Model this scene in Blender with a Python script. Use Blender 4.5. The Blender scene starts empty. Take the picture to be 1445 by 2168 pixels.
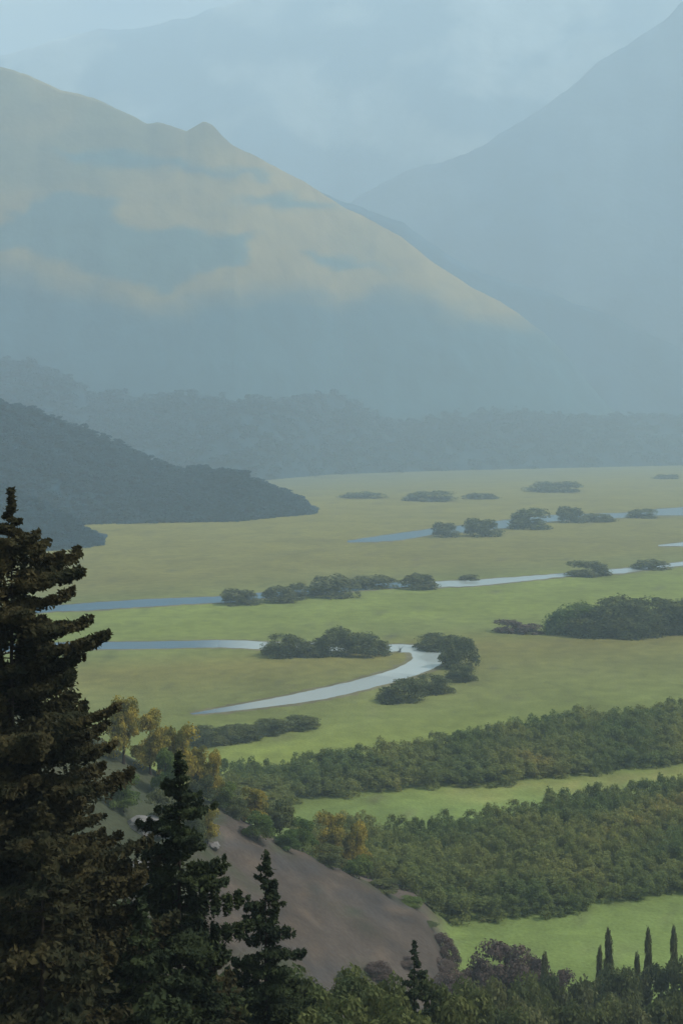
import bpy, math, random
import numpy as np
from mathutils import noise, Vector

random.seed(7)
rng = np.random.default_rng(7)
S = bpy.context.scene
R = math.radians

# ------------------------------------------------------------------ camera, sky, sun, exposure
H = 150.0                       # camera height above the valley floor, metres
F = 2600.0                      # focal length in photograph pixels
W0, H0, HZ = 1445.0, 2168.0, 905.0
cam = bpy.data.objects.new("camera", bpy.data.cameras.new("camera"))
S.collection.objects.link(cam)
cam.location = (0, 0, H)
cam.rotation_euler = (R(90), 0, 0)
cam.data.sensor_fit = 'VERTICAL'
cam.data.sensor_height = 24.0
cam.data.lens = F / H0 * 24.0
cam.data.shift_y = -(H0 / 2 - HZ) / H0
cam.data.clip_start = 0.5
cam.data.clip_end = 80000
S.camera = cam

SUN_EL, SUN_AZ = 50.0, 92.0      # azimuth measured clockwise from the view direction
w = bpy.data.worlds.new("World"); S.world = w; w.use_nodes = True
nt = w.node_tree; nt.nodes.clear()
out = nt.nodes.new("ShaderNodeOutputWorld"); bg = nt.nodes.new("ShaderNodeBackground")
sky = nt.nodes.new("ShaderNodeTexSky"); sky.sky_type = 'NISHITA'; sky.sun_disc = False
sky.sun_elevation = R(SUN_EL); sky.sun_rotation = R(SUN_AZ)
sky.air_density = 1.0; sky.dust_density = 2.5; sky.ozone_density = 1.0
tc = nt.nodes.new("ShaderNodeTexCoord"); mp = nt.nodes.new("ShaderNodeMapping")
mp.inputs['Scale'].default_value = (2.2, 2.2, 7.0)
cl = nt.nodes.new("ShaderNodeTexNoise"); cl.inputs['Scale'].default_value = 1.6; cl.inputs['Detail'].default_value = 7
rp = nt.nodes.new("ShaderNodeValToRGB"); rp.color_ramp.elements[0].position = .36; rp.color_ramp.elements[1].position = .60
mx = nt.nodes.new("ShaderNodeMixRGB"); mx.inputs[2].default_value = (7.2, 7.4, 5.4, 1)
ml = nt.nodes.new("ShaderNodeMath"); ml.operation = 'MULTIPLY'; ml.inputs[1].default_value = .75
nt.links.new(tc.outputs['Generated'], mp.inputs[0]); nt.links.new(mp.outputs[0], cl.inputs['Vector'])
nt.links.new(cl.outputs[0], rp.inputs[0]); nt.links.new(rp.outputs[0], ml.inputs[0]); nt.links.new(ml.outputs[0], mx.inputs[0])
nt.links.new(sky.outputs[0], mx.inputs[1]); nt.links.new(mx.outputs[0], bg.inputs[0])
bg.inputs[1].default_value = 0.08
nt.links.new(bg.outputs[0], out.inputs[0])

sl = bpy.data.lights.new("sun", 'SUN'); sl.energy = 4.6; sl.angle = R(0.6); sl.color = (1.0, .95, .90)
sun = bpy.data.objects.new("sun", sl); S.collection.objects.link(sun)
el, az = R(SUN_EL), R(SUN_AZ)
sun.rotation_euler = Vector((math.sin(az) * math.cos(el), math.cos(az) * math.cos(el), math.sin(el))).to_track_quat('Z', 'Y').to_euler()
sun.location = (400, 0, 600)

S.view_settings.view_transform = 'Standard'; S.view_settings.look = 'None'
S.view_settings.gamma = 1.0; S.view_settings.use_curve_mapping = False
S.view_settings.exposure = 0.64
S.render.engine = 'CYCLES'
S.cycles.use_denoising = True
S.cycles.max_bounces = 6; S.cycles.diffuse_bounces = 2; S.cycles.glossy_bounces = 2
S.cycles.transmission_bounces = 2; S.cycles.transparent_max_bounces = 4; S.cycles.volume_bounces = 2
S.cycles.sample_clamp_indirect = 4.0

# ------------------------------------------------------------------ helpers
def at(px, py, Y):
    return Vector(((px - W0 / 2) * Y / F, Y, H - (py - HZ) * Y / F))
def gr(px, py, z=0.0):
    Y = (H - z) * F / (py - HZ)
    return Vector(((px - W0 / 2) * Y / F, Y, z))
def topix(x, y, z):
    return W0 / 2 + x * F / y, HZ + (H - z) * F / y
def lerp_tab(tab, x):
    xs = [t[0] for t in tab]; ys = [t[1] for t in tab]
    return float(np.interp(x, xs, ys))
def sm(a, b, x):
    t = min(1, max(0, (x - a) / (b - a))); return t * t * (3 - 2 * t)
def fbm(x, y, z=0.0, o=4):
    return noise.fractal(Vector((x, y, z)), 1.0, 2.0, o)
def lin(r, g, b):
    f = lambda c: (c / 255 / 12.92) if c / 255 <= .04045 else ((c / 255 + .055) / 1.055) ** 2.4
    return (f(r), f(g), f(b))

def mesh_obj(name, co, faces, mat, parent=None, smooth=False, cols=None, link=True):
    """co (n,3); faces (m,k) array of one polygon size"""
    me = bpy.data.meshes.new(name)
    co = np.asarray(co, dtype=np.float32); faces = np.asarray(faces, dtype=np.int32)
    m, k = faces.shape
    me.vertices.add(len(co)); me.vertices.foreach_set('co', co.ravel())
    me.loops.add(m * k); me.loops.foreach_set('vertex_index', faces.ravel())
    me.polygons.add(m); me.polygons.foreach_set('loop_start', np.arange(0, m * k, k, dtype=np.int32))
    me.polygons.foreach_set('loop_total', np.full(m, k, dtype=np.int32))
    me.polygons.foreach_set('use_smooth', np.full(m, smooth))
    me.update(calc_edges=True); me.validate()
    if cols is not None:
        a = me.color_attributes.new('tint', 'FLOAT_COLOR', 'POINT')
        c4 = np.ones((len(co), 4), dtype=np.float32); c4[:, :3] = cols
        a.data.foreach_set('color', c4.ravel())
    me.materials.append(mat)
    o = bpy.data.objects.new(name, me)
    if link: S.collection.objects.link(o)
    if parent is not None: o.parent = parent
    return o
def tag(o, label=None, cat=None, group=None, kind=None):
    if label: o['label'] = label
    if cat: o['category'] = cat
    if group: o['group'] = group
    if kind: o['kind'] = kind
    return o
def empty(name, loc, rz=0):
    o = bpy.data.objects.new(name, None); S.collection.objects.link(o)
    o.location = loc; o.rotation_euler.z = rz; o.empty_display_size = .5
    return o
def copy_tree(o, parent=None):
    c = o.copy(); S.collection.objects.link(c); c.parent = parent
    for ch in [q for q in bpy.data.objects if q.parent == o]: copy_tree(ch, c)
    return c

# ------------------------------------------------------------------ materials
def new_mat(name):
    m = bpy.data.materials.new(name); m.use_nodes = True
    n = m.node_tree; b = n.nodes['Principled BSDF']
    b.inputs['Roughness'].default_value = .95; b.inputs['Specular IOR Level'].default_value = .05
    return m, n, b
def tint_mat(name, scales=((.02, .25), (.15, .25)), bump=0.0, bscale=.05, stretch=(1, 1, 1)):
    """colour attribute of the surface, broken up by world-scale noise"""
    m, n, b = new_mat(name)
    at_ = n.nodes.new('ShaderNodeAttribute'); at_.attribute_name = 'tint'
    g = n.nodes.new('ShaderNodeNewGeometry')
    mpn = n.nodes.new('ShaderNodeMapping'); mpn.inputs['Scale'].default_value = stretch
    n.links.new(g.outputs['Position'], mpn.inputs[0])
    cur = at_.outputs['Color']
    for sc, amt in scales:
        t = n.nodes.new('ShaderNodeTexNoise'); t.inputs['Scale'].default_value = sc; t.inputs['Detail'].default_value = 6
        t.inputs['Distortion'].default_value = .6
        n.links.new(mpn.outputs[0], t.inputs['Vector'])
        mr = n.nodes.new('ShaderNodeMapRange'); mr.inputs[1].default_value = .3; mr.inputs[2].default_value = .7
        mr.inputs[3].default_value = 1 - amt; mr.inputs[4].default_value = 1 + amt
        n.links.new(t.outputs[0], mr.inputs[0])
        v = n.nodes.new('ShaderNodeVectorMath'); v.operation = 'SCALE'
        n.links.new(cur, v.inputs[0]); n.links.new(mr.outputs[0], v.inputs['Scale']); cur = v.outputs[0]
    n.links.new(cur, b.inputs['Base Color'])
    if bump:
        t = n.nodes.new('ShaderNodeTexNoise'); t.inputs['Scale'].default_value = bscale; t.inputs['Detail'].default_value = 8
        n.links.new(g.outputs['Position'], t.inputs['Vector'])
        bp = n.nodes.new('ShaderNodeBump'); bp.inputs['Strength'].default_value = 1; bp.inputs['Distance'].default_value = bump
        n.links.new(t.outputs[0], bp.inputs['Height']); n.links.new(bp.outputs[0], b.inputs['Normal'])
    return m
def leaf_mat(name, c1, c2, scale=.6, rand=.25, trans=.25, c3=None):
    """two leaf colours in clumps, a little translucent"""
    m, n, b = new_mat(name)
    g = n.nodes.new('ShaderNodeNewGeometry'); t = n.nodes.new('ShaderNodeTexNoise')
    t.inputs['Scale'].default_value = scale; t.inputs['Detail'].default_value = 4
    n.links.new(g.outputs['Position'], t.inputs['Vector'])
    r = n.nodes.new('ShaderNodeValToRGB'); r.color_ramp.elements[0].position = .38; r.color_ramp.elements[1].position = .62
    r.color_ramp.elements[0].color = (*c1, 1); r.color_ramp.elements[1].color = (*c2, 1)
    n.links.new(t.outputs[0], r.inputs[0])
    if c3 is not None:
        e3 = r.color_ramp.elements.new(.74); e3.color = (*c3, 1)
    mr = n.nodes.new('ShaderNodeMapRange'); mr.inputs[3].default_value = 1 - rand; mr.inputs[4].default_value = 1 + rand
    n.links.new(g.outputs['Random Per Island'], mr.inputs[0])
    v = n.nodes.new('ShaderNodeVectorMath'); v.operation = 'SCALE'
    n.links.new(r.outputs[0], v.inputs[0]); n.links.new(mr.outputs[0], v.inputs['Scale'])
    n.links.new(v.outputs[0], b.inputs['Base Color'])
    tr = n.nodes.new('ShaderNodeBsdfTranslucent'); n.links.new(v.outputs[0], tr.inputs[0])
    ms = n.nodes.new('ShaderNodeMixShader'); ms.inputs[0].default_value = trans
    n.links.new(b.outputs[0], ms.inputs[1]); n.links.new(tr.outputs[0], ms.inputs[2])
    n.links.new(ms.outputs[0], n.nodes['Material Output'].inputs['Surface'])
    return m
M_ground = tint_mat('ground_mat', ((.012, .16), (.09, .16), (.9, .14)), bump=.35, bscale=.6)
M_far = tint_mat('mountain_mat', ((.0009, .22), (.005, .20)), bump=30, bscale=.004)
M_mtn = tint_mat('slope_mat', ((.0016, .16), (.009, .18)), bump=20, bscale=.006)
M_hill = tint_mat('hill_mat', ((.006, .2), (.04, .25)), bump=6, bscale=.05)
M_bark = tint_mat('bark_mat'); 
def plain_mat(name, c, rough=.9):
    m, n, b = new_mat(name); b.inputs['Roughness'].default_value = rough
    t = n.nodes.new('ShaderNodeTexNoise'); t.inputs['Scale'].default_value = 3; t.inputs['Detail'].default_value = 8
    g = n.nodes.new('ShaderNodeNewGeometry'); n.links.new(g.outputs['Position'], t.inputs['Vector'])
    r = n.nodes.new('ShaderNodeValToRGB'); r.color_ramp.elements[0].color = (*[k * .6 for k in c], 1); r.color_ramp.elements[1].color = (*[k * 1.3 for k in c], 1)
    n.links.new(t.outputs[0], r.inputs[0]); n.links.new(r.outputs[0], b.inputs['Base Color'])
    return m
M_bark = plain_mat('bark_mat', (.05, .04, .032))
M_rock = plain_mat('rock_mat', (.20, .19, .18))
L_dark = leaf_mat('dark_needles', (.034, .038, .021), (.074, .064, .029), .4, trans=.35)
L_pine = leaf_mat('pine_needles', (.030, .042, .024), (.05, .066, .028), .5, trans=.3)
L_olive = leaf_mat('willow_leaves', (.11, .122, .052), (.16, .165, .07), .12, trans=.4)
L_green = leaf_mat('green_leaves', (.09, .14, .035), (.16, .20, .05), .06, trans=.45)
L_dgreen = leaf_mat('dark_green_leaves', (.08, .10, .042), (.14, .155, .055), .12, trans=.4)
L_gold = leaf_mat('golden_leaves', (.15, .15, .035), (.42, .33, .06), .25, trans=.4)
L_plum = leaf_mat('plum_leaves', (.10, .075, .068), (.15, .11, .085), .2, trans=.35)
L_wood = leaf_mat('forest_leaves', (.14, .185, .058), (.26, .27, .08), .028, rand=.08, trans=.5, c3=(.36, .28, .075))
L_blue = leaf_mat('hill_forest_leaves', (.036, .085, .122), (.05, .108, .15), .02, trans=.6)  # blue in the leaf colour stands in for distance haze

m, n, b = new_mat('water_mat'); M_water = m
wa = n.nodes.new('ShaderNodeAttribute'); wa.attribute_name = 'tint'; n.links.new(wa.outputs['Color'], b.inputs['Base Color'])
b.inputs['Roughness'].default_value = .10
b.inputs['Specular IOR Level'].default_value = .9
t = n.nodes.new('ShaderNodeTexNoise'); t.inputs['Scale'].default_value = .25; t.inputs['Detail'].default_value = 3
g = n.nodes.new('ShaderNodeNewGeometry'); n.links.new(g.outputs['Position'], t.inputs['Vector'])
bp = n.nodes.new('ShaderNodeBump'); bp.inputs['Strength'].default_value = .25; bp.inputs['Distance'].default_value = .12
n.links.new(t.outputs[0], bp.inputs['Height']); n.links.new(bp.outputs[0], b.inputs['Normal'])

# ------------------------------------------------------------------ ground: valley floor, left hillside, camera hill
def hillside(x, y):
    v = 28 - .6 * x
    if x > 22: v -= .8 * (x - 22)
    v = min(v, 80)
    v *= 1 - sm(322, 430, y)
    return v
def ground_z(x, y):
    near = 146.5 - .55 * max(y, -30) - .03 * x
    hs = hillside(x, y) if y > 0 else hillside(x, 0)
    k = 6.0
    a, b2 = max(near, hs), min(near, hs)
    z = a + k * math.exp(-(a - b2) / k) * .3 if a - b2 < 40 else a
    if z < 8: z = z * sm(-14, 8, z) if z > -14 else 0
    z = max(z, 0)
    if z > 1 and y > 8:
        z += fbm(x * .03, y * .03) * min(2.2, z * .12) + (1 - abs(fbm(x * .09, y * .035, 6)) * 2.2) * min(.9, z * .05)
    return z
G_FAR, G_OL, G_OLG = (.200, .175, .040), (.168, .153, .045), (.150, .155, .050)
G_BR, G_MID = (.172, .200, .048), (.150, .170, .050)
tab = [(985, (.10, .12, .085)), (1010, (.15, .15, .07)), (1060, G_FAR), (1200, G_OL), (1238, G_OLG), (1262, G_BR), (1310, G_BR), (1350, G_MID), (1390, G_OL), (1450, G_OLG),  # greyer first entries paint the haze fade into the far plain
       (1520, G_MID), (1580, G_BR), (1640, G_BR), (1720, (.158, .205, .060)), (1840, (.158, .205, .060)), (2300, (.155, .205, .058))]
tx = [t[0] for t in tab]; tcol = np.array([t[1] for t in tab])
def ground_col(x, y, z):
    if y < 60: c = np.array((.05, .055, .03))
    else:
        px, py = topix(x, y, 0)
        q = py + .065 * (px - 722) + 9 * fbm(x * .006, y * .006)
        c = np.array([np.interp(q, tx, tcol[:, k]) for k in range(3)])
    if y > 60 and px > 860:
        e = sm(1668, 1684, q) * sm(1704, 1692, q) + .7 * sm(1700, 1709, q) * sm(1722, 1712, q)
        e *= sm(860, 1050, px) * (.5 + .5 * fbm(x * .15, y * .15)); c = c * (1 - .6 * e) + np.array((.34, .27, .10)) * .6 * e
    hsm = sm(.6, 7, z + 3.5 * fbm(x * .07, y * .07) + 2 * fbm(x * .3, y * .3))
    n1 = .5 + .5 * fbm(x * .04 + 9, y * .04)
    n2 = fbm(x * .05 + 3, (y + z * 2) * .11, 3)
    br = np.array((.083, .067, .055)) * (.8 + .4 * n1)  # brown darkened to carry a cloud's shadow over the slope
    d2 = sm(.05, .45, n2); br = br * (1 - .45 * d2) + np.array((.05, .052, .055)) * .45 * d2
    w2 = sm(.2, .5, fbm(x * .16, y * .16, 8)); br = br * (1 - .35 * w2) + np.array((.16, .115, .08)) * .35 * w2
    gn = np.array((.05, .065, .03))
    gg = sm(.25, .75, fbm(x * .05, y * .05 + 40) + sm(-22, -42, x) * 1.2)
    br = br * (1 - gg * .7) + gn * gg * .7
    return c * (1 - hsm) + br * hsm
ys = np.concatenate([np.linspace(-150, 40, 20), 40 * (30000 / 40) ** np.linspace(0.01, 1, 330)])
us = np.linspace(-1.3, 1.3, 381)
co, cols = [], []
for y in ys:
    for u in us:
        x = u * (abs(y) + 160)
        z = ground_z(x, y)
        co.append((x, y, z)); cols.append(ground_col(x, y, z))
nu = len(us)
I = np.arange(len(ys) - 1)[:, None] * nu + np.arange(nu - 1)[None, :]
F4 = np.stack([I, I + 1, I + nu + 1, I + nu], -1).reshape(-1, 4)
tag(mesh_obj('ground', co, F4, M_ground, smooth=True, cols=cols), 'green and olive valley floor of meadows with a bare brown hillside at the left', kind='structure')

# ------------------------------------------------------------------ mountains and hills
def inside(poly, x, y):
    c = False; j = len(poly) - 1
    for i in range(len(poly)):
        xi, yi = poly[i]; xj, yj = poly[j]
        if (yi > y) != (yj > y) and x < (xj - xi) * (y - yi) / (yj - yi) + xi: c = not c
        j = i
    return c
def ridge(name, label, sil, foot, depth, back, colf, mat, x0, x1, step, rows, amp, freq, p=1.1, jit=0.0, seed=0.0, side=0.0):
    """a massif: crest along the silhouette, front slope down to the foot, back slope behind"""
    pxs = np.arange(x0, x1 + 1, step); co, cols = [], []; crest = []
    tt = np.linspace(0, 1, rows); nb = 10
    for px in pxs:
        Yf = lerp_tab(foot, px); Yc = Yf + (depth(px) if callable(depth) else depth)
        cpy = lerp_tab(sil, px) + jit * fbm(px * .02 + seed, 3.3, 0, 6)
        c = at(px, cpy, Yc); zc = max(c.z, 2)
        zs = max(2, sum(at(px, lerp_tab(sil, px + q * step * 3.5), Yc).z for q in range(-4, 5)) / 9); zs = min(zs, zc * 1.02)
        crest.append((c.x, c.y, zc))
        for t in tt:
            Y = Yf + (Yc - Yf) * t; x = c.x * Y / Yc + side * (1 - t) * zc
            z = t ** p * (zs + (zc - zs) * t ** 5)
            d = fbm(x * freq + seed, Y * freq * .6, seed, 5)
            z += amp * d * (4 * t * (1 - t)) ** .7 * min(1, zc / (amp * 2.5)) - 6 * (1 - t)
            co.append((x, Y, z)); ppx, ppy = topix(x, Y, z); cols.append(colf(ppx, ppy, x, Y, z, t))
        for s in np.linspace(1 / nb, 1, nb):
            Y = Yc + back * s; z = zc * (1 - s) ** 1.1 + amp * .6 * fbm(c.x * freq, Y * freq, seed) * s * (1 - s) * 2 - 6 * s
            co.append((c.x, Y, z)); cols.append(colf(px, cpy, c.x, Y, z, 1))
    nr = rows + nb; ncol = len(pxs)
    I = np.arange(ncol - 1)[:, None] * nr + np.arange(nr - 1)[None, :]
    Fq = np.stack([I, I + nr, I + nr + 1, I + 1], -1).reshape(-1, 4)
    o = mesh_obj(name, co, Fq, mat, smooth=True, cols=cols)
    tag(o, label, kind='structure')
    return o, np.array(co).reshape(ncol, nr, 3)[:, :rows]
HMAX = 0
# far snow-streaked mountain
sil0 = [(-1400, 260), (-700, 230), (-200, 190), (0, 122), (110, 85), (210, 62), (300, 58), (400, 36), (480, 12), (560, -30), (700, -85), (860, -60), (960, -100), (1100, -70), (1300, -110), (1500, -90), (2100, 60), (3000, 260)]
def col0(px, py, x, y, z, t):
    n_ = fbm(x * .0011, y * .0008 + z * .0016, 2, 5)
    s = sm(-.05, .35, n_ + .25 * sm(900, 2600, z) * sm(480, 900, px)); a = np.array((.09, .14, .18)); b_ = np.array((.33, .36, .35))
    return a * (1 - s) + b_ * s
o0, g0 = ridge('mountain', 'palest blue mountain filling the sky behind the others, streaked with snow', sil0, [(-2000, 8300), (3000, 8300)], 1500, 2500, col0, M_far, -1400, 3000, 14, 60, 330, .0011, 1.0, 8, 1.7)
# blue mountain at the right
sil1 = [(300, 760), (500, 610), (640, 500), (740, 428), (820, 382), (900, 350), (960, 336), (1020, 308), (1080, 268), (1150, 225), (1210, 182), (1265, 130), (1330, 95), (1400, 50), (1450, -5), (1600, -90), (2000, -60), (3000, 300)]
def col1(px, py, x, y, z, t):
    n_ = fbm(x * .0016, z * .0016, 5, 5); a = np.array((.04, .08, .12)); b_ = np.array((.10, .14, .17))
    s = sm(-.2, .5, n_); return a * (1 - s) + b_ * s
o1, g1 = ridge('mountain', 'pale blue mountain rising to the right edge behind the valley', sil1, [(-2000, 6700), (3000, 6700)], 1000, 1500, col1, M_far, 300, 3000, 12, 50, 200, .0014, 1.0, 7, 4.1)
# darker foot slope below it
sil2 = [(600, 380), (850, 470), (980, 560), (1060, 592), (1140, 615), (1200, 638), (1290, 668), (1330, 694), (1445, 742), (1600, 800), (1900, 850), (2400, 880)]
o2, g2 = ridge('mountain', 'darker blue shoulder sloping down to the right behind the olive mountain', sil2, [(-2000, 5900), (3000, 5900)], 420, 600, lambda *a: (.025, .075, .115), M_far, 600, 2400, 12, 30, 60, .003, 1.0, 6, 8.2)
# big olive mountain at the left
sil3 = [(-1600, -60), (-900, -130), (-400, 10), (-100, 105), (0, 140), (60, 158), (130, 190), (200, 208), (250, 232), (290, 250), (310, 262), (335, 259), (360, 266), (395, 278), (412, 268), (432, 258), (452, 268), (470, 288), (490, 306), (540, 330), (600, 362), (650, 388), (700, 420), (730, 440), (770, 458), (850, 502), (920, 560), (1000, 610), (1060, 640), (1100, 668), (1150, 706), (1200, 756), (1250, 815), (1300, 880), (1340, 915)]
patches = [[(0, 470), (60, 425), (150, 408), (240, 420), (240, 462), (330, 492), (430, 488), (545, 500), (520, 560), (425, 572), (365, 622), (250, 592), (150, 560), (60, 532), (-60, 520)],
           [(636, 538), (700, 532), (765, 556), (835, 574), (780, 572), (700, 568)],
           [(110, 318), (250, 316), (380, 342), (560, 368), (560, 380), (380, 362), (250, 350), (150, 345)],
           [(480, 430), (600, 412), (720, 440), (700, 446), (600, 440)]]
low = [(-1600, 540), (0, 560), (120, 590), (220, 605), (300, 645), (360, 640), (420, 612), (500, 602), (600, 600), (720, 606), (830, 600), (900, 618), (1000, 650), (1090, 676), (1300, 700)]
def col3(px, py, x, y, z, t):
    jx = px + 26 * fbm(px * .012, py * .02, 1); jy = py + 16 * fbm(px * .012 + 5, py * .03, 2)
    warm = np.array((.255, .182, .062)); olive = np.array((.145, .13, .062)); teal = np.array((.04, .11, .12)); deep = np.array((.035, .085, .105))  # warm paints sunlit slope; teal and deep paint shade along with woods
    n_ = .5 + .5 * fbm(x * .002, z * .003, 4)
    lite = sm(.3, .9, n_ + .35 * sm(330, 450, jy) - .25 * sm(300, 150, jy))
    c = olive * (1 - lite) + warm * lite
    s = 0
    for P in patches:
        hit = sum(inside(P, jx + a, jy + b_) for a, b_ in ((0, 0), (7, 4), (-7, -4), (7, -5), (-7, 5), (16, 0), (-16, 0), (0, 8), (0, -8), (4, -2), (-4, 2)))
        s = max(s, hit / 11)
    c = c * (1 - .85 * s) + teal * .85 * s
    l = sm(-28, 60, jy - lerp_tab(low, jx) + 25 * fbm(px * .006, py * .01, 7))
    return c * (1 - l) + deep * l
o3, g3 = ridge('mountain', 'large olive mountain at the left with teal patches of painted shade and woods and a small knob on its crest', sil3, [(-2000, 4000), (500, 4100), (700, 4500), (1300, 4950)], 700, 1500, col3, M_mtn, -1600, 1300, 7, 110, 100, .0016, 1.0, 3, 12.5)
# low wooded ridge across the valley end
sil4 = [(-1500, 700), (-600, 740), (-60, 768), (0, 764), (60, 766), (130, 786), (200, 838), (250, 832), (300, 842), (380, 838), (440, 836), (500, 850), (590, 850), (640, 834), (700, 834), (735, 846), (770, 872), (820, 890), (890, 890), (960, 872), (1050, 868), (1130, 876), (1250, 880), (1400, 882), (1600, 876), (2200, 860), (3000, 840)]
foot4 = [(-1500, 3300), (500, 3300), (700, 3900), (900, 4200), (1200, 4550), (1445, 4850), (3000, 5000)]
dk = lambda px, py, x, y, z, t: (.015, .040, .058)  # bluish hill colour with some of the haze painted in
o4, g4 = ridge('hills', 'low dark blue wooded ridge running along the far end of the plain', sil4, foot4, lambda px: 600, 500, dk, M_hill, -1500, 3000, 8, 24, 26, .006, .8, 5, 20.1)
sil5 = [(-1200, 800), (-400, 815), (-60, 838), (0, 850), (100, 878), (200, 922), (300, 970), (380, 1000), (440, 996), (520, 1010), (590, 1042), (628, 1056), (650, 1074), (664, 1092)]
foot5 = [(-1200, 1730), (0, 1790), (200, 1900), (500, 1960), (660, 2130), (700, 2180)]
o5, g5 = ridge('hills', 'dark wooded spur ending in a point on the plain at centre left', sil5, foot5, lambda px: 60 + 260 * sm(690, 100, px), 300, dk, M_hill, -1200, 664, 6, 26, 10, .01, .8, 2, 31.7)
sil6 = [(-1200, 960), (-300, 1000), (-60, 1020), (0, 1036), (60, 1058), (130, 1092), (180, 1125), (215, 1152)]
foot6 = [(-1200, 1330), (0, 1420), (215, 1560)]
o6, g6 = ridge('hills', 'small dark green hill foot behind the tall conifer at the left edge', sil6, foot6, lambda px: 40 + 180 * sm(215, 0, px), 200, dk, M_hill, -1200, 215, 6, 20, 5, .02, .8, 2, 41.7)

# ------------------------------------------------------------------ rivers
def strip(rows, z):
    co = []; 
    for px, a, b_ in rows:
        co += [gr(px, a, z), gr(px, b_, z)]
    f = [(2 * i, 2 * i + 1, 2 * i + 3, 2 * i + 2) for i in range(len(rows) - 1)]
    return co, f
def densify(rows, k=8, j=1.2, seed=0):
    out_ = []
    for (p0, a0, b0), (p1, a1, b1) in zip(rows, rows[1:]):
        for i in range(k):
            t = i / k; px = p0 + (p1 - p0) * t
            out_.append((px, a0 + (a1 - a0) * t + j * fbm(px * .05, seed), b0 + (b1 - b0) * t + j * fbm(px * .05, seed + 7)))
    out_.append(rows[-1]); return out_
BLUE_WATER, SKY_SHEEN = np.array((.05, .11, .17)), np.array((.40, .45, .44))  # pale tone paints the sky's reflection into the water's base colour
def sheen_mix(px, a, b_):
    s_ = sm(a, b_, px + 12 * fbm(px * .03, 4)); return BLUE_WATER * (1 - s_) + SKY_SHEEN * s_
BANK = []
def bank(rows, z):
    c, f = strip(rows, z); 
    col = [np.array((.15, .135, .075)) * (1 + .3 * fbm(p[0] * .05, p[1] * .02)) for p in c]
    tag(mesh_obj('riverbank', c, f, M_ground, cols=col), 'dull muddy grass margin along the water', kind='structure')
def river(label, rows, z, j=1.2, s0=880, s1=930):
    c, f = strip(densify(rows, j=j, seed=z * 50), z)
    wc = [sheen_mix(topix(*p)[0], s0, s1) for p in c]
    bank([(p, a - 1.4 - 1.6 * abs(fbm(p * .06, 3)), b_ + 2.0 + 2.6 * abs(fbm(p * .05, 9))) for p, a, b_ in densify(rows, k=14, j=j, seed=z * 50)], z - .03)
    tag(mesh_obj('river', c, f, M_water, cols=wc), label, kind='structure')
river('blue grey middle river running across the plain behind a row of bushes',
      [(-500, 1330, 1346), (60, 1286, 1300), (120, 1282, 1294), (180, 1277, 1293), (300, 1269, 1285), (400, 1265, 1279), (480, 1262, 1275), (560, 1254, 1267), (650, 1247, 1259), (750, 1238, 1251), (850, 1232, 1243), (920, 1231, 1243), (1000, 1228, 1241), (1100, 1221, 1231), (1190, 1214, 1221), (1260, 1208, 1215), (1320, 1203, 1214), (1360, 1199, 1207), (1445, 1189, 1197), (1900, 1165, 1173)], .06)
river('far pale river glinting between dark bushes', [(735, 1145, 1148), (800, 1135, 1147), (850, 1128, 1143), (915, 1119, 1132), (965, 1114, 1128), (1070, 1101, 1118), (1165, 1091, 1104), (1250, 1088, 1098), (1320, 1086, 1096), (1400, 1077, 1091), (1445, 1074, 1091), (1900, 1058, 1072)], .06, .8, 500, 3000)
river('thin sliver of water near the right edge of the plain', [(1392, 1154, 1156), (1445, 1148, 1156), (1900, 1134, 1144)], .06, .5)
# near river: comes in at the left, passes the bushes and doubles back in one bend
ctr = [(-500, 1390, 12), (100, 1369, 11), (200, 1367, 10.5), (300, 1366, 11), (400, 1364, 10.5), (480, 1363, 9), (570, 1367, 9), (650, 1368, 7), (740, 1370, 7), (800, 1373, 10), (850, 1371, 12), (895, 1378, 17), (905, 1397, 0), (870, 1418, 0), (800, 1440, 0), (720, 1460, 0), (640, 1477, 0), (540, 1493, 0), (450, 1506, 0), (400, 1512, 0)]
c3, f3 = [], []
pts = []
for i in range(len(ctr) - 1):
    p0 = ctr[max(i - 1, 0)]; p1 = ctr[i]; p2 = ctr[i + 1]; p3 = ctr[min(i + 2, len(ctr) - 1)]
    for k in range(8):
        t = k / 8
        q = [.5 * (2 * p1[d] + (p2[d] - p0[d]) * t + (2 * p0[d] - 5 * p1[d] + 4 * p2[d] - p3[d]) * t * t + (3 * p1[d] - p0[d] - 3 * p2[d] + p3[d]) * t ** 3) for d in (0, 1)]
        pts.append(gr(q[0], q[1], .05))
for i, p in enumerate(pts):
    d = (pts[min(i + 1, len(pts) - 1)] - pts[max(i - 1, 0)]).normalized(); nrm = Vector((-d.y, d.x, 0))
    wd = 15 if i < 75 else 15 + 2 * math.sin(i * .3)
    if i > 88: wd = 11
    if i > len(pts) - 26: wd = 11 * (len(pts) - i) / 26 + .5
    wd *= 1 + .15 * fbm(i * .3, 1)
    c3 += [p + nrm * wd * .95, p - nrm * wd * .95]; k_ = wd * .95 + 3 + 5 * abs(fbm(i * .4, 2)); k2 = wd * .95 + 3 + 5 * abs(fbm(i * .4, 6)); BANK += [(*(p + nrm * k_)[:2], .02), (*(p - nrm * k2)[:2], .02)]
f3 = [(2 * i, 2 * i + 1, 2 * i + 3, 2 * i + 2) for i in range(len(pts) - 1)]
tag(mesh_obj('riverbank', BANK, f3, M_ground, cols=[np.array((.15, .135, .075)) * (1 + .3 * fbm(p[0] * .05, p[1] * .02)) for p in BANK]), 'dull muddy margin around the nearest river bend', kind='structure')
tag(mesh_obj('river', c3, f3, M_water, cols=[sheen_mix(topix(*p)[0], 390, 560) * (.75 if topix(*p)[1] > 1430 else 1) for p in c3]), 'nearest river, doubling back in a pale bend beside bushes', kind='structure')

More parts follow.
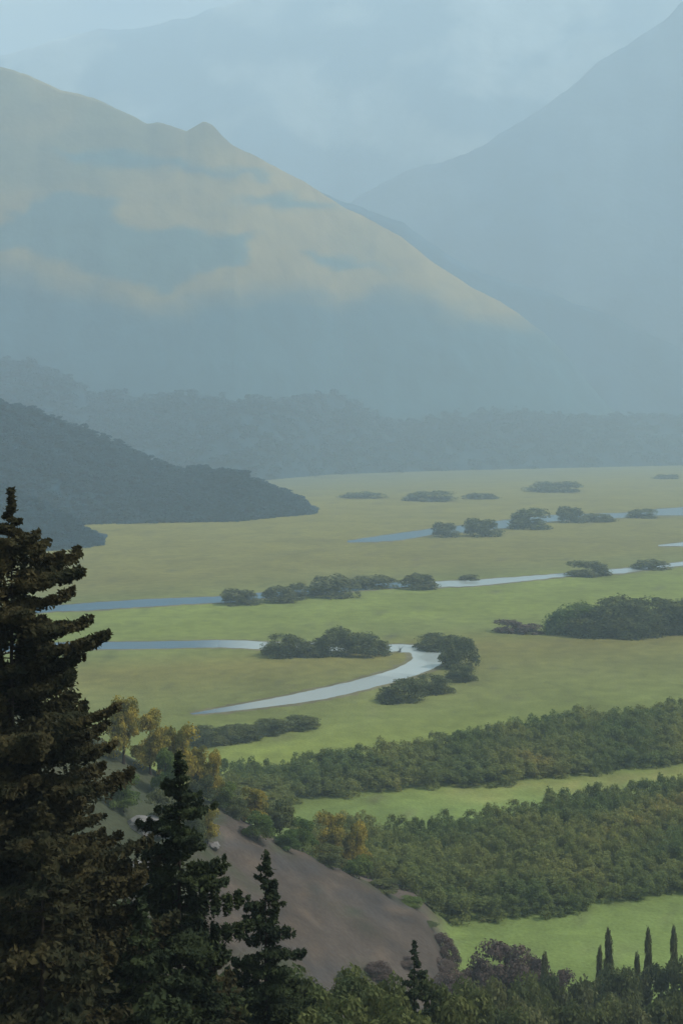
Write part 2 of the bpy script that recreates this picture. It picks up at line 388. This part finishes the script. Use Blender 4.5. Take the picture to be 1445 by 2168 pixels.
# ------------------------------------------------------------------ foliage prototypes
def cards(cen, nrm, size, asp=1.6):
    """one small pointed leaf-clump quad per centre, facing roughly along nrm"""
    n_ = len(cen)
    r = rng.normal(size=(n_, 3)); nn = nrm + r * .55; nn /= np.linalg.norm(nn, axis=1, keepdims=True) + 1e-9
    a = np.cross(nn, rng.normal(size=(n_, 3))); a /= np.linalg.norm(a, axis=1, keepdims=True) + 1e-9
    b_ = np.cross(nn, a)
    s = (size * rng.uniform(.55, 1.35, n_))[:, None]
    v = np.stack([cen + a * s * asp * .6, cen + b_ * s * .5, cen - a * s * asp * .5, cen - b_ * s * .55], 1)
    v += rng.normal(size=v.shape) * s[:, None] * .08
    f = np.arange(n_ * 4).reshape(n_, 4)
    return v.reshape(-1, 3), f
def crown(nl, nleaf, leaf, flat=.75, spread=.36, seed=0, gap=0.0, tall=False):
    """unit crown: about 1 wide, 1 high, base at z=0; leaf clumps on many lobes"""
    r_ = np.random.default_rng(seed); L = []
    for i in range(nl):
        a = r_.uniform(0, 2 * math.pi); rr = spread * math.sqrt(r_.uniform(0, 1)); z = r_.uniform(.06, .80)
        k = math.sqrt(max(.05, 1 - (max(z - .22, 0) / .70) ** 2)); rr *= k
        if tall: rr *= .6
        L.append((rr * math.cos(a), rr * math.sin(a), z, r_.uniform(.12, .24) * (.7 if tall else 1)))
    L = np.array(L); idx = r_.integers(0, nl, nleaf)
    d = r_.normal(size=(nleaf, 3)); d /= np.linalg.norm(d, axis=1, keepdims=True); d[:, 2] = np.where(d[:, 2] < -.35, -d[:, 2], d[:, 2])
    rad = L[idx, 3] * (r_.uniform(.35, 1.1, nleaf) ** .6)
    c = L[idx, :3] + d * rad[:, None] * np.array((1, 1, flat + .15))
    c[:, 2] = np.abs(c[:, 2])
    return cards(c, d, leaf)
def unify(v, f):
    """scale a crown to exactly 1 wide and 1 high"""
    v = v.copy(); v[:, 2] /= np.percentile(v[:, 2], 99.5); w_ = np.percentile(np.abs(v[:, :2]), 99); v[:, :2] /= 2 * w_; return v, f
def dome(nl, nleaf, leaf, seed):
    r_ = np.random.default_rng(seed); L = []
    for i in range(nl):
        a = r_.uniform(0, 2 * math.pi); z = r_.uniform(.0, .74) ** 1.1; k = math.sqrt(max(.03, 1 - (z / .84) ** 2))
        rr = .40 * k * r_.uniform(.35, 1) ** .5; L.append((rr * math.cos(a), rr * math.sin(a), z, r_.uniform(.10, .19)))
    L = np.array(L); idx = r_.integers(0, nl, nleaf)
    d = r_.normal(size=(nleaf, 3)); d /= np.linalg.norm(d, axis=1, keepdims=True); d[:, 2] = np.where(d[:, 2] < -.5, -d[:, 2], d[:, 2])
    c = L[idx, :3] + d * (L[idx, 3] * (r_.uniform(.35, 1.1, nleaf) ** .6))[:, None] * np.array((1, 1, 1.3)); c[:, 2] = np.abs(c[:, 2])
    return cards(c, d, leaf)
DOME = [unify(*dome(34, 3200, .042, s)) for s in (61, 62, 63, 64)]
DOMEF = [unify(*dome(44, 7500, .028, s)) for s in (65, 66, 67)]
BUSH = [unify(*crown(16, 1500, .05, seed=s)) for s in (1, 2, 3, 4)]
BUSHF = [unify(*crown(22, 6500, .030, seed=s)) for s in (11, 12, 13)]
SMALL = [unify(*crown(9, 260, .11, seed=s)) for s in range(21, 27)]
POP = [unify(*crown(26, 3500, .035, seed=s, tall=True)) for s in (31, 32)]

def trunk_mesh(h, r0, r1, seg=8, rows=10, bend=.15, seed=0):
    co, f = [], []
    for i in range(rows):
        t = i / (rows - 1); r = r0 + (r1 - r0) * t ** .8
        if i == 0: r *= 1.35
        ox, oy = bend * fbm(t * 1.5, seed) * h * .1, bend * fbm(t * 1.5, seed + 5) * h * .1
        for k in range(seg):
            a = 2 * math.pi * k / seg; co.append((ox + r * math.cos(a), oy + r * math.sin(a), h * t))
    for i in range(rows - 1):
        for k in range(seg):
            f.append((i * seg + k, i * seg + (k + 1) % seg, (i + 1) * seg + (k + 1) % seg, (i + 1) * seg + k))
    return co, f
bush_cache = {}
def bush(name, px, base, wpx, hpx, mat, label, cat, group=None, Y=None, fine=False):
    """one bush or small tree standing on the ground at the given spot"""
    if Y is None:
        p = gr(px, base); 
    else:
        x = (px - W0 / 2) * Y / F; p = Vector((x, Y, ground_z(x, Y)))
        hpx = max(4, (HZ + (H - p.z) * F / Y) - base) # base then means the pixel row of the top
    k = F / p.y; w_, h_ = wpx / k, hpx / k
    vi = random.randrange(3); key = (name, mat.name, vi, fine)
    if key not in bush_cache:
        v, f = (DOMEF if fine else DOME)[vi]
        o = mesh_obj(name, v, f, mat); bush_cache[key] = o.data
    else:
        o = bpy.data.objects.new(name, bush_cache[key]); S.collection.objects.link(o)
    o.location = (p.x, p.y, p.z - .02 * h_); o.scale = (w_ * 1.15, w_ * .9, h_ * .92)
    o.rotation_euler.z = random.uniform(-.35, .35) + random.choice((0, math.pi))
    tag(o, label, cat, group)
    return o
tree_cache = {}
def tree(name, px, top, Y, wm, mat, label, cat='tree', group=None, proto=None, tr=.35):
    """broadleaf tree: trunk and crown parts; top = pixel row of its tip"""
    x = (px - W0 / 2) * Y / F; zg = ground_z(x, Y); h = at(px, top, Y).z - zg
    e = empty(name, (x, Y, zg - .2), random.uniform(0, 6.28)); tag(e, label, cat, group)
    P = proto or BUSHF; vi = random.randrange(len(P)); v, f = P[vi]
    key = (mat.name, vi, id(P))
    if key not in tree_cache:
        c = mesh_obj('crown', v, f, mat); tree_cache[key] = c.data
    else:
        c = bpy.data.objects.new('crown', tree_cache[key]); S.collection.objects.link(c)
    c.parent = e; c.location = (0, 0, h * .10); c.scale = (wm, wm, h * .9)
    tco, tf = trunk_mesh(1, .035, .008, seed=vi); 
    if 'trunk' not in tree_cache:
        t = mesh_obj('trunk', tco, tf, M_bark, smooth=True); tree_cache['trunk'] = t.data
    else:
        t = bpy.data.objects.new('trunk', tree_cache['trunk']); S.collection.objects.link(t)
    t.parent = e; t.scale = (h * .7, h * .7, h * .85)
    return e

# ---- bushes on the plain, far to near
far_row = 'bushes along the far river'
for px, b_, w_, h_, lab in [(770, 1054, 90, 13, 'faint low bush, leftmost on the far plain'), (915, 1060, 110, 22, 'faint wide bush on the far plain right of the leftmost one'), (1015, 1056, 70, 13, 'faint small low bush right of the wide faint one on the far plain'),
                            (1178, 1041, 110, 24, 'faint dark bush high on the far plain toward the right'), (1412, 1014, 50, 11, 'tiny faint bush highest on the far plain near the right edge')]:
    bush('bush', px, b_, w_, h_, L_olive, lab, 'bush', 'faint bushes on the far plain')
for px, b_, w_, h_, lab in [(940, 1137, 52, 34, 'small upright bush at the right end of the open far water'), (1017, 1135, 74, 40, 'round dark bush between two glints of the far river'), (1125, 1119, 88, 46, 'largest darkest bush on the far river bank'),
                            (1205, 1106, 60, 36, 'dark bush just right of the largest one on the far river'), (1262, 1104, 70, 18, 'long low bush trailing right on the far river bank'), (1362, 1096, 66, 20, 'low bush left of the open far water at the right edge')]:
    bush('bush', px, b_, w_, h_, L_dgreen if w_ > 70 else L_olive, lab, 'bush', far_row)
mid = 'bushes along the middle river'
for px, b_, w_, h_, lab in [(505, 1279, 78, 34, 'leftmost bush on the middle river where the blue water ends'), (592, 1274, 70, 36, 'second bush from the left on the middle river'), (628, 1268, 50, 36, 'narrow bush left of the biggest bush on the middle river'), (706, 1262, 104, 46, 'biggest darkest bush on the middle river'),
                            (790, 1242, 100, 24, 'long low bush on the far bank right of the biggest one on the middle river'), (886, 1246, 72, 34, 'squarish bush at the left end of the bright middle water'), (994, 1227, 44, 11, 'tiny low bush on the far bank of the bright middle water'),
                            (1238, 1218, 92, 34, 'spreading bush at the right end of the bright middle water'), (1378, 1204, 74, 20, 'low bush between two glints of water near the right edge')]:
    bush('bush', px, b_, w_, h_, L_olive, lab, 'bush', mid)
near = 'bushes along the nearest river'
for px, b_, w_, h_, lab in [(602, 1387, 88, 48, 'leftmost rounded bush at the end of the pale near water'), (655, 1388, 70, 30, 'low bush right of the leftmost one on the near river'), (704, 1386, 80, 62, 'tallest bush in the row on the near river'), (775, 1386, 90, 50, 'right hand bush of the row left of the pale bend'),
                            (930, 1374, 96, 34, 'bush on the far side of the pale bend'), (968, 1412, 74, 68, 'tall dark bush at the outside of the pale bend'), (975, 1440, 60, 36, 'small bush below the tall dark bush at the bend'), (852, 1482, 96, 48, 'darkest rounded bush below the bend, leftmost of its row'), (915, 1464, 80, 38, 'bush in the middle of the row below the bend')]:
    bush('bush', px, b_, w_, h_, L_dgreen, lab, 'bush', near, fine=True)
for px, b_, w_, h_, lab in [(440, 1574, 90, 38, 'leftmost dark bush in the slanting hedge row beside the golden trees'), (500, 1566, 90, 32, 'second bush from the left in the slanting hedge row'), (560, 1552, 90, 30, 'third bush from the left in the slanting hedge row'), (622, 1540, 100, 24, 'low right hand end bush of the slanting hedge row')]:
    bush('bush', px, b_, w_, h_, L_dgreen, lab, 'bush', 'bushes in the slanting hedge row', fine=True)
for px, b_, w_, h_, mt, lab in [(1212, 1340, 104, 70, L_green, 'brighter green rounded tree at the left end of the big clump'), (1292, 1342, 130, 86, L_dgreen, 'tallest dark tree in the big clump on the meadow'), (1372, 1340, 120, 80, L_dgreen, 'dark tree right of the tallest in the big clump'), (1440, 1338, 120, 78, L_dgreen, 'dark tree of the big clump cut by the right edge'), (1255, 1344, 110, 58, L_dgreen, 'lower dark tree in front between the green and the tallest in the clump'),
                                (1335, 1345, 120, 56, L_dgreen, 'lower dark tree in front of the tallest in the big clump')]:
    bush('bushy_tree', px, b_, w_, h_, mt, lab, 'tree', 'trees of the big clump on the meadow', fine=True)
for px, b_, w_, h_, lab in [(1072, 1337, 64, 28, 'low brownish bush left of the big clump'), (1122, 1340, 60, 20, 'small faint brownish bush beside the big clump')]:
    bush('bush', px, b_, w_, h_, L_plum, lab, 'bush', 'brownish bushes beside the big clump')

# ---- woods: masses of trees nobody could count
def wood(name, label, protos, spots, mat, kind='stuff'):
    V, Fc, off = [], [], 0
    for (x, y, z, w_, h_) in spots:
        v, f = protos[rng.integers(len(protos))]
        a = rng.uniform(0, 6.28); c, s = math.cos(a), math.sin(a)
        q = np.empty_like(v); q[:, 0] = (v[:, 0] * c - v[:, 1] * s) * w_ + x; q[:, 1] = (v[:, 0] * s + v[:, 1] * c) * w_ + y; q[:, 2] = v[:, 2] * h_ + z
        V.append(q); Fc.append(f + off); off += len(v)
    o = mesh_obj(name, np.concatenate(V), np.concatenate(Fc), mat)
    return tag(o, label, None, None, kind)
def scatter(front, back, x0, x1, n_, hm, wm, keep=None):
    out_ = []
    k = 0
    while len(out_) < n_ and k < n_ * 40:
        k += 1
        px = random.uniform(x0, x1); fy, by = lerp_tab(front, px), lerp_tab(back, px)
        if fy <= by: continue
        Yf, Yb = H * F / (fy - HZ), H * F / (by - HZ)
        Y = random.uniform(Yf, Yb); x = (px - W0 / 2) * Y / F
        edge = (Y - Yf) / (Yb - Yf)
        h = hm * random.uniform(.75, 1.1) * (.7 + .3 * min(1, edge * 4))
        w_ = wm * random.uniform(.7, 1.3)
        if any((x - a[0]) ** 2 + (Y - a[1]) ** 2 < (.27 * (w_ + a[3])) ** 2 for a in out_): continue
        out_.append((x, Y, ground_z(x, Y) - .2, w_, h))
    return out_
MED = [unify(*dome(22, 2100, .036, s)) for s in range(51, 57)]
A_front = [(560, 1850), (700, 1900), (820, 1940), (930, 1958), (1100, 1945), (1200, 1930), (1300, 1905), (1445, 1888), (1900, 1850)]
A_back = [(560, 1840), (640, 1792), (720, 1768), (850, 1790), (1000, 1762), (1200, 1718), (1445, 1690), (1900, 1640)]
wood('forest', 'broad belt of mixed green trees between the two lower meadows', MED, scatter(A_front, A_back, 560, 1900, 560, 10, 10), L_wood)
B_front = [(380, 1800), (480, 1750), (600, 1720), (650, 1690), (800, 1674), (1000, 1665), (1200, 1642), (1445, 1614), (1900, 1580)]
B_back = [(380, 1700), (480, 1662), (600, 1652), (700, 1630), (800, 1618), (900, 1600), (1050, 1566), (1200, 1545), (1445, 1520), (1900, 1470)]
wood('forest', 'upper belt of hazy green trees crossing the valley above the narrow bright meadow', MED, scatter(B_front, B_back, 380, 1900, 520, 11, 12), L_wood)
def hill_wood(G, n_, hm, wm, lab, top=.0):
    sp = []
    nc, nr, _ = G.shape
    for k in range(n_):
        i = random.uniform(0, nc - 1.01); j = random.uniform(top, 1) * (nr - 1.01)
        i0, j0 = int(i), int(j); a, b_ = i - i0, j - j0
        p = (G[i0, j0] * (1 - a) + G[i0 + 1, j0] * a) * (1 - b_) + (G[i0, j0 + 1] * (1 - a) + G[i0 + 1, j0 + 1] * a) * b_
        sp.append((p[0], p[1], p[2] - 1, wm * random.uniform(.6, 1.4), hm * random.uniform(.6, 1.3)))
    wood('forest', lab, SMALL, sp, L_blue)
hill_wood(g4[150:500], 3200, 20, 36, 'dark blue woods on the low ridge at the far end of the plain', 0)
hill_wood(g5[150:], 2600, 11, 20, 'dark woods covering the pointed spur at centre left', 0)
hill_wood(g6[150:], 900, 9, 15, 'dark green woods on the small hill foot at the left edge', 0)

# ---- trees and rocks on the brown hillside
gg = 'golden leaved trees on the hillside crest'
for px, top, Y, w_, mt, lab in [(262, 1478, 318, 9, L_gold, 'golden tree half hidden behind the tall dark conifer'), (318, 1508, 322, 10, L_gold, 'tallest clear golden tree right of the tall conifer'), (378, 1535, 326, 11, L_gold, 'golden tree at the right of the golden group, above the slender pine'),
                                (452, 1592, 335, 6, L_gold, 'small orange tree standing alone at the edge of the green meadow'), (418, 1580, 332, 6, L_gold, 'little golden tree between the golden group and the small orange tree')]:
    tree('golden_tree', px, top, Y, w_, mt, lab, 'tree', gg)
hg = 'green trees along the hillside crest'
for px, top, Y, w_, mt, lab in [(350, 1585, 312, 7, L_green, 'green bush below the golden trees left of the slender pine tip'), (430, 1640, 330, 9, L_dgreen, 'dark green tree right of the slender pine tip'), (478, 1660, 336, 8, L_green, 'yellow green tree right of the slender pine above the brown slope'), (540, 1668, 340, 9, L_gold, 'dull golden tree above the top of the brown slope'), (505, 1690, 332, 7, L_dgreen, 'dark small tree at the top of the brown slope'),
                                (592, 1700, 345, 10, L_dgreen, 'dark green tree on the brown slope crest left of the bright strip'), (640, 1735, 345, 9, L_green, 'green tree at the left tip of the bright strip of meadow'), (700, 1722, 372, 11, L_gold, 'broad orange tinted tree just below the bright meadow strip'), (755, 1745, 372, 9, L_gold, 'orange green tree right of the broad orange one'),
                                (700, 1790, 348, 9, L_dgreen, 'dark tree below the broad orange tree on the slope edge'), (760, 1815, 350, 9, L_green, 'mid green tree on the slope edge below the orange trees'), (815, 1860, 350, 9, L_dgreen, 'dark tree on the slope edge left of the lower forest belt'), (868, 1900, 352, 8, L_green, 'lowest green tree on the slope edge above the bare brown foot')]:
    tree('broadleaf_tree', px, top, Y, w_, mt, lab, 'tree', hg)
def boulder(px, py, Y, s, lab):
    me = bpy.data.meshes.new('boulder'); import bmesh
    bm = bmesh.new(); bmesh.ops.create_icosphere(bm, subdivisions=3, radius=1)
    for v in bm.verts:
        d = 1 + .35 * fbm(v.co.x * 1.2 + px, v.co.y * 1.2, v.co.z * 1.2); v.co = Vector((v.co.x * 1.2, v.co.y, v.co.z * .75)) * d
    bm.to_mesh(me); bm.free(); me.materials.append(M_rock)
    o = bpy.data.objects.new('boulder', me); S.collection.objects.link(o)
    x = (px - W0 / 2) * Y / F; o.location = (x, Y, ground_z(x, Y) + .3 * s); o.scale = (s, s, s)
    tag(o, lab, 'boulder', 'grey boulders on the hillside')
boulder(306, 1625, 285, 3.6, 'rounded grey boulder on the hillside below the golden trees')
boulder(300, 1700, 262, 3.2, 'grey boulder beside the dark conifer, lower than the rounded one')
boulder(452, 1770, 300, 1.3, 'small grey stone at the top left of the brown slope')

for px, top, Y, w_, mt, lab in [(262, 1640, 290, 8, L_green, 'dull green tree between the tall conifer and the rounded boulder'), (345, 1668, 288, 9, L_olive, 'greyish green tree just left of the slender pine below the boulders'), (398, 1700, 292, 8, L_dgreen, 'dark green tree hidden partly behind the slender pine'), (440, 1712, 300, 6, L_gold, 'small yellow tree touching the right side of the slender pine'), (545, 1720, 322, 8, L_green, 'green tree at the crest where the bare slope starts'), (610, 1760, 330, 7, L_green, 'low green tree on the bare slope crest')]:
    tree('broadleaf_tree', px, top, Y, w_, mt, lab, 'tree', hg)
# ---- conifers
def conifer_parts(h, prof, nb, seed, nclump=26, size=.16, up=.15, dens=1.0, lean=0.0, gaps=.12):
    """trunk + crown of drooping boughs set with needle sprays; prof = (metres below the tip, bough length)"""
    r_ = np.random.default_rng(seed); C, N, Bv, Bf = [], [], [], []
    for i in range(nb):
        d = h * ((i + r_.uniform(0, 1)) / nb) ** .9 * .93
        L = lerp_tab(prof, d) * r_.uniform(.55, 1.15)
        if r_.uniform() < gaps: L *= .55
        a = r_.uniform(0, 6.283); z0 = h - d
        L *= 1 + .45 * noise.noise(Vector((d * .45, math.cos(a) * 1.1 + seed, math.sin(a) * 1.1)))
        up_ = r_.uniform(-.10, .22)
        n_ = int(max(10, nclump * L * dens * 5)); t = r_.uniform(0.05, 1, n_) ** .65
        droop = (up_ - .22) * t * L + .22 * L * t ** 3 + .12 * L * t * (1 - sm(0, 4, d))
        w_ = (.10 + .26 * L * np.sin(np.pi * np.minimum(t * .92 + .06, 1)) * .55)
        # clump modulation so the bough breaks up into tufts
        tuft = np.round(t * max(2, L * 1.6)) / max(2, L * 1.6)
        t2 = tuft + (t - tuft) * .7
        lat = r_.normal(size=n_) * w_ * .6; vert = np.clip(r_.normal(size=n_), -1.5, 1.3) * (.06 + .085 * L * (1 - .75 * t)) * (.7 + .3 * np.sin(t * 9 + i)) - .05
        ca, sa = math.cos(a), math.sin(a)
        c = np.stack([ca * L * t2 - sa * lat + lean * (h - d), sa * L * t2 + ca * lat, z0 + droop + vert], 1)
        C.append(c); nn = np.tile((ca * .5, sa * .5, .7), (n_, 1)); N.append(nn)
        # bough wood
        b0 = len(Bv) * 1
        for s in np.linspace(0, .9, 5):
            r0 = .035 * (1 - s) * min(1, L / 3) + .006; p = np.array((ca * L * s + lean * (h - d), sa * L * s, z0 + (up_ - .22) * s * L + .22 * L * s ** 3))
            for k in range(3):
                aa = 2 * math.pi * k / 3; Bv.append(p + r0 * np.array((-sa * math.cos(aa), ca * math.cos(aa), math.sin(aa))))
        for q in range(4):
            for k in range(3): Bf.append((b0 + q * 3 + k, b0 + q * 3 + (k + 1) % 3, b0 + q * 3 + 3 + (k + 1) % 3, b0 + q * 3 + 3 + k))
    # leader tuft
    t = r_.uniform(0, 1, 60); C.append(np.stack([r_.normal(size=60) * .06 * (1 + t * 2) + lean * h, r_.normal(size=60) * .06 * (1 + t * 2), h - t * 1.3], 1)); N.append(np.tile((0, 0, 1.), (60, 1)))
    v, f = cards(np.concatenate(C), np.concatenate(N), size, 1.9)
    return v, f, np.array(Bv), np.array(Bf)
def conifer(name, px, top, Y, h, prof, nb, seed, mat, label, group=None, rz=0, **kw):
    x = (px - W0 / 2) * Y / F; tip = at(px, top, Y).z; zg = ground_z(x, Y); h = tip - zg + .3
    e = empty(name, (x, Y, zg - .3), rz); tag(e, label, 'conifer', group)
    v, f, bv, bf = conifer_parts(h, prof, nb, seed, **kw)
    mesh_obj('crown', v, f, mat, e); tco, tf = trunk_mesh(h * .97, .012 * h, .02, seed=seed, bend=0)
    mesh_obj('trunk', np.concatenate([np.array(tco), bv]), np.concatenate([np.array(tf), bf + len(tco)]), M_bark, e, smooth=True)
    return e
cg = 'dark conifers on the near slope'
P1 = [(0, .10), (.8, .22), (1.6, .5), (2.2, 1.0), (3.0, 2.4), (4.0, 3.4), (4.8, 3.9), (5.6, 3.5), (7, 4.1), (7.8, 4.5), (8.6, 4.2), (10.5, 4.8), (12, 5.3), (14, 5.9), (17, 6.3), (20, 6.8), (26, 8), (40, 8)]
conifer('conifer', 25, 1030, 60, 0, P1, 360, 5, L_dark, 'tallest dark conifer rising along the left edge', cg, nclump=54, size=.145, dens=1.0)
P2 = [(0, .15), (1, .5), (2, 1.1), (3, 1.9), (4, 2.1), (6, 2.6), (8, 3.2), (10, 3.3), (14, 3.8), (25, 4.2)]
conifer('conifer', 380, 1588, 64, 0, P2, 170, 9, L_pine, 'slender dark pine right of the tallest conifer', cg, nclump=46, size=.14, gaps=.22)
P3 = [(0, .2), (1, .45), (2, .6), (2.8, 1.3), (3.6, 1.8), (5, 1.9), (6.5, 2.4), (9, 3.0), (25, 3.6)]
conifer('conifer', 562, 1800, 74, 0, P3, 150, 14, L_pine, 'dark ragged pine in front of the brown slope', cg, nclump=46, size=.14, gaps=.22)
P4 = [(0, .08), (1, .35), (2, .7), (3.4, 1.5), (5, 2.0), (8, 2.5), (20, 3)]
conifer('conifer', 876, 1992, 112, 0, P4, 90, 23, L_pine, 'small pointed dark conifer at the foot of the brown slope', cg, nclump=9, size=.22)
P5 = [(0, .1), (2, 1.0), (4, 2.0), (8, 3.4), (12, 4.2), (30, 5)]
for i, (px, top, Y, lab) in enumerate([(150, 1560, 78, 'shadowed conifer behind the tallest one, left of the boulders'), (262, 1840, 76, 'shadowed conifer between the tallest conifer and the slender pine'), (90, 1700, 52, 'low broad conifer at the bottom left corner'),
                                       (300, 1900, 58, 'low dark conifer in front of the slender pine'), (455, 1985, 70, 'low dark conifer between the slender and ragged pines'), (-60, 1500, 66, 'dark conifer cut by the left edge')]):
    conifer('conifer', px, top, Y, 0, P5, 110, 40 + i, L_dark if i % 2 == 0 else L_pine, lab, cg, nclump=9, size=.2)

# ---- dark treetops along the bottom
bg_ = 'dark treetops along the bottom edge'
bott = [(470, 2080, 95, 7), (540, 2095, 100, 7), (640, 2075, 105, 8), (700, 2088, 118, 8), (760, 2072, 124, 8), (815, 2085, 128, 7), (930, 2080, 132, 8), (600, 2130, 92, 7), (720, 2130, 100, 8), (850, 2125, 108, 8), (950, 2110, 140, 9), (380, 2100, 84, 7), (985, 2095, 165, 9)]
BL = ['dark treetop tucked under the right side of the slender pine', 'dark treetop at the left foot of the ragged pine', 'dark treetop just right of the ragged pine', 'dark treetop second to the right of the ragged pine', 'dark treetop midway between the ragged pine and the small pointed conifer', 'dark treetop touching the left side of the small pointed conifer', 'dark treetop touching the right side of the small pointed conifer',
      'low dark treetop right of the base of the ragged pine', 'low dark treetop midway along the bottom edge', 'low dark treetop straight below the small pointed conifer', 'low dark treetop below right of the small pointed conifer', 'dark treetop left of the ragged pine, under the slender pine', 'dark treetop below the low brown bush of the bare slope']
for i, (px, top, Y, w_) in enumerate(bott):
    tree('dark_tree', px, top, Y, w_, L_dgreen, BL[i], 'tree', bg_)
rt = 'dull green treetops at the bottom right'
k = 0
UP = [(1030, 2085, 210, 11), (1085, 2075, 240, 12), (1150, 2070, 260, 12), (1210, 2085, 262, 12), (1265, 2062, 290, 12), (1310, 2058, 280, 12), (1350, 2050, 292, 11), (1400, 2040, 290, 11), (1445, 2045, 285, 12)]
LO = [(1060, 2125, 180, 10), (1120, 2120, 210, 11), (1190, 2130, 215, 11), (1260, 2125, 225, 12), (1330, 2120, 230, 12), (1400, 2110, 235, 12), (1470, 2115, 235, 12)]
ORD = ['leftmost', 'second from the left', 'third from the left', 'fourth from the left', 'fifth from the left', 'fourth from the right edge', 'third from the right edge', 'second from the right edge', 'nearest the right edge']
for i, (px, top, Y, w_) in enumerate(UP):
    tree('broadleaf_tree', px, top, Y, w_, L_olive if i % 3 == 0 else L_dgreen, 'dull green treetop in the upper row below the narrow trees, ' + ORD[i], 'tree', rt)
for i, (px, top, Y, w_) in enumerate(LO):
    tree('broadleaf_tree', px, top, Y, w_, L_olive if i % 3 == 1 else L_dgreen, 'dull green treetop in the lowest row at the bottom right, ' + (ORD[:3] + ['middle one'] + ORD[6:])[i], 'tree', rt)
sb = 'scrubby bushes where the bare slope meets the lowest meadow'
for px, top, Y, w_, mt, lab in [(905, 1955, 346, 6, L_dgreen, 'scrubby green bush at the top of the right end of the bare slope'), (935, 1978, 338, 6, L_plum, 'scrubby brown bush where bare slope, wood and lowest meadow meet'), (950, 2005, 330, 6, L_plum, 'brown bush halfway down the right border of the bare slope'), (930, 2035, 318, 8, L_plum, 'broad brown bush low on the right border of the bare slope'),
                                (860, 2030, 300, 7, L_plum, 'brown bush above the small pointed conifer'), (985, 2052, 312, 7, L_dgreen, 'low green bush between the bare slope and the small plum bush'), (800, 2040, 285, 7, L_plum, 'brown bush on the bare slope left of the small pointed conifer'), (745, 2052, 270, 7, L_dgreen, 'low dull bush at the foot of the bare slope near the ragged pine')]:
    tree('scrub_bush', px, top, Y, w_, mt, lab, 'bush', sb, proto=DOMEF)
pg = 'plum brown bushes at the meadow edge'
for px, top, Y, w_, lab in [(1068, 2000, 318, 15, 'large domed plum brown bush at the edge of the lowest meadow'), (1010, 2030, 312, 9, 'smaller plum brown bush left of the domed one'), (1128, 2030, 316, 10, 'smaller plum brown bush right of the domed one'), (960, 2060, 300, 10, 'low brown bush at the foot of the bare slope'), (1180, 2055, 310, 9, 'low brown bush below the bright meadow, right of the plum bushes')]:
    tree('plum_tree', px, top, Y, w_, L_plum, lab, 'bush', pg)
sg = 'tall narrow trees at the bottom right'
for px, top, Y, w_, lab in [(1287, 1968, 300, 2.5, 'tallest narrow tree against the lowest meadow'), (1371, 1966, 300, 2.0, 'narrow tree second from the right edge'), (1425, 1962, 298, 2.0, 'narrow tree nearest the right edge'), (1268, 2006, 296, 1.9, 'thin short spire just left of the tallest narrow tree'), (1151, 2018, 300, 2.2, 'short narrow tree right of the plum bushes'), (1348, 2020, 296, 1.8, 'short thin spire left of the second narrow tree')]:
    tree('narrow_tree', px, top, Y, w_, L_olive, lab, 'tree', sg, proto=POP)

# ------------------------------------------------------------------ haze
D = 2.05e-4
top = max(g[:, :, 2].max() for g in (g0, g1, g2, g3, g4)) + 60
import bmesh
bm = bmesh.new(); bmesh.ops.create_cube(bm, size=1)
me = bpy.data.meshes.new('haze'); bm.to_mesh(me); bm.free()
hz = bpy.data.objects.new('haze', me); S.collection.objects.link(hz)
x1, y0, y1, z0 = 41000, -900, 31000, -12
hz.scale = (2 * x1, y1 - y0, top - z0); hz.location = (0, (y0 + y1) / 2, (top + z0) / 2)
m = bpy.data.materials.new('haze_mat'); m.use_nodes = True; n = m.node_tree; n.nodes.clear()
o = n.nodes.new('ShaderNodeOutputMaterial'); v = n.nodes.new('ShaderNodeVolumePrincipled')
v.inputs['Density'].default_value = D; v.inputs['Color'].default_value = (.65, .83, .975, 1); v.inputs['Anisotropy'].default_value = 0.0
n.links.new(v.outputs[0], o.inputs['Volume']); me.materials.append(m)
tag(hz, 'pale blue summer haze filling the valley air', 'haze', kind='stuff')
print('top', top)
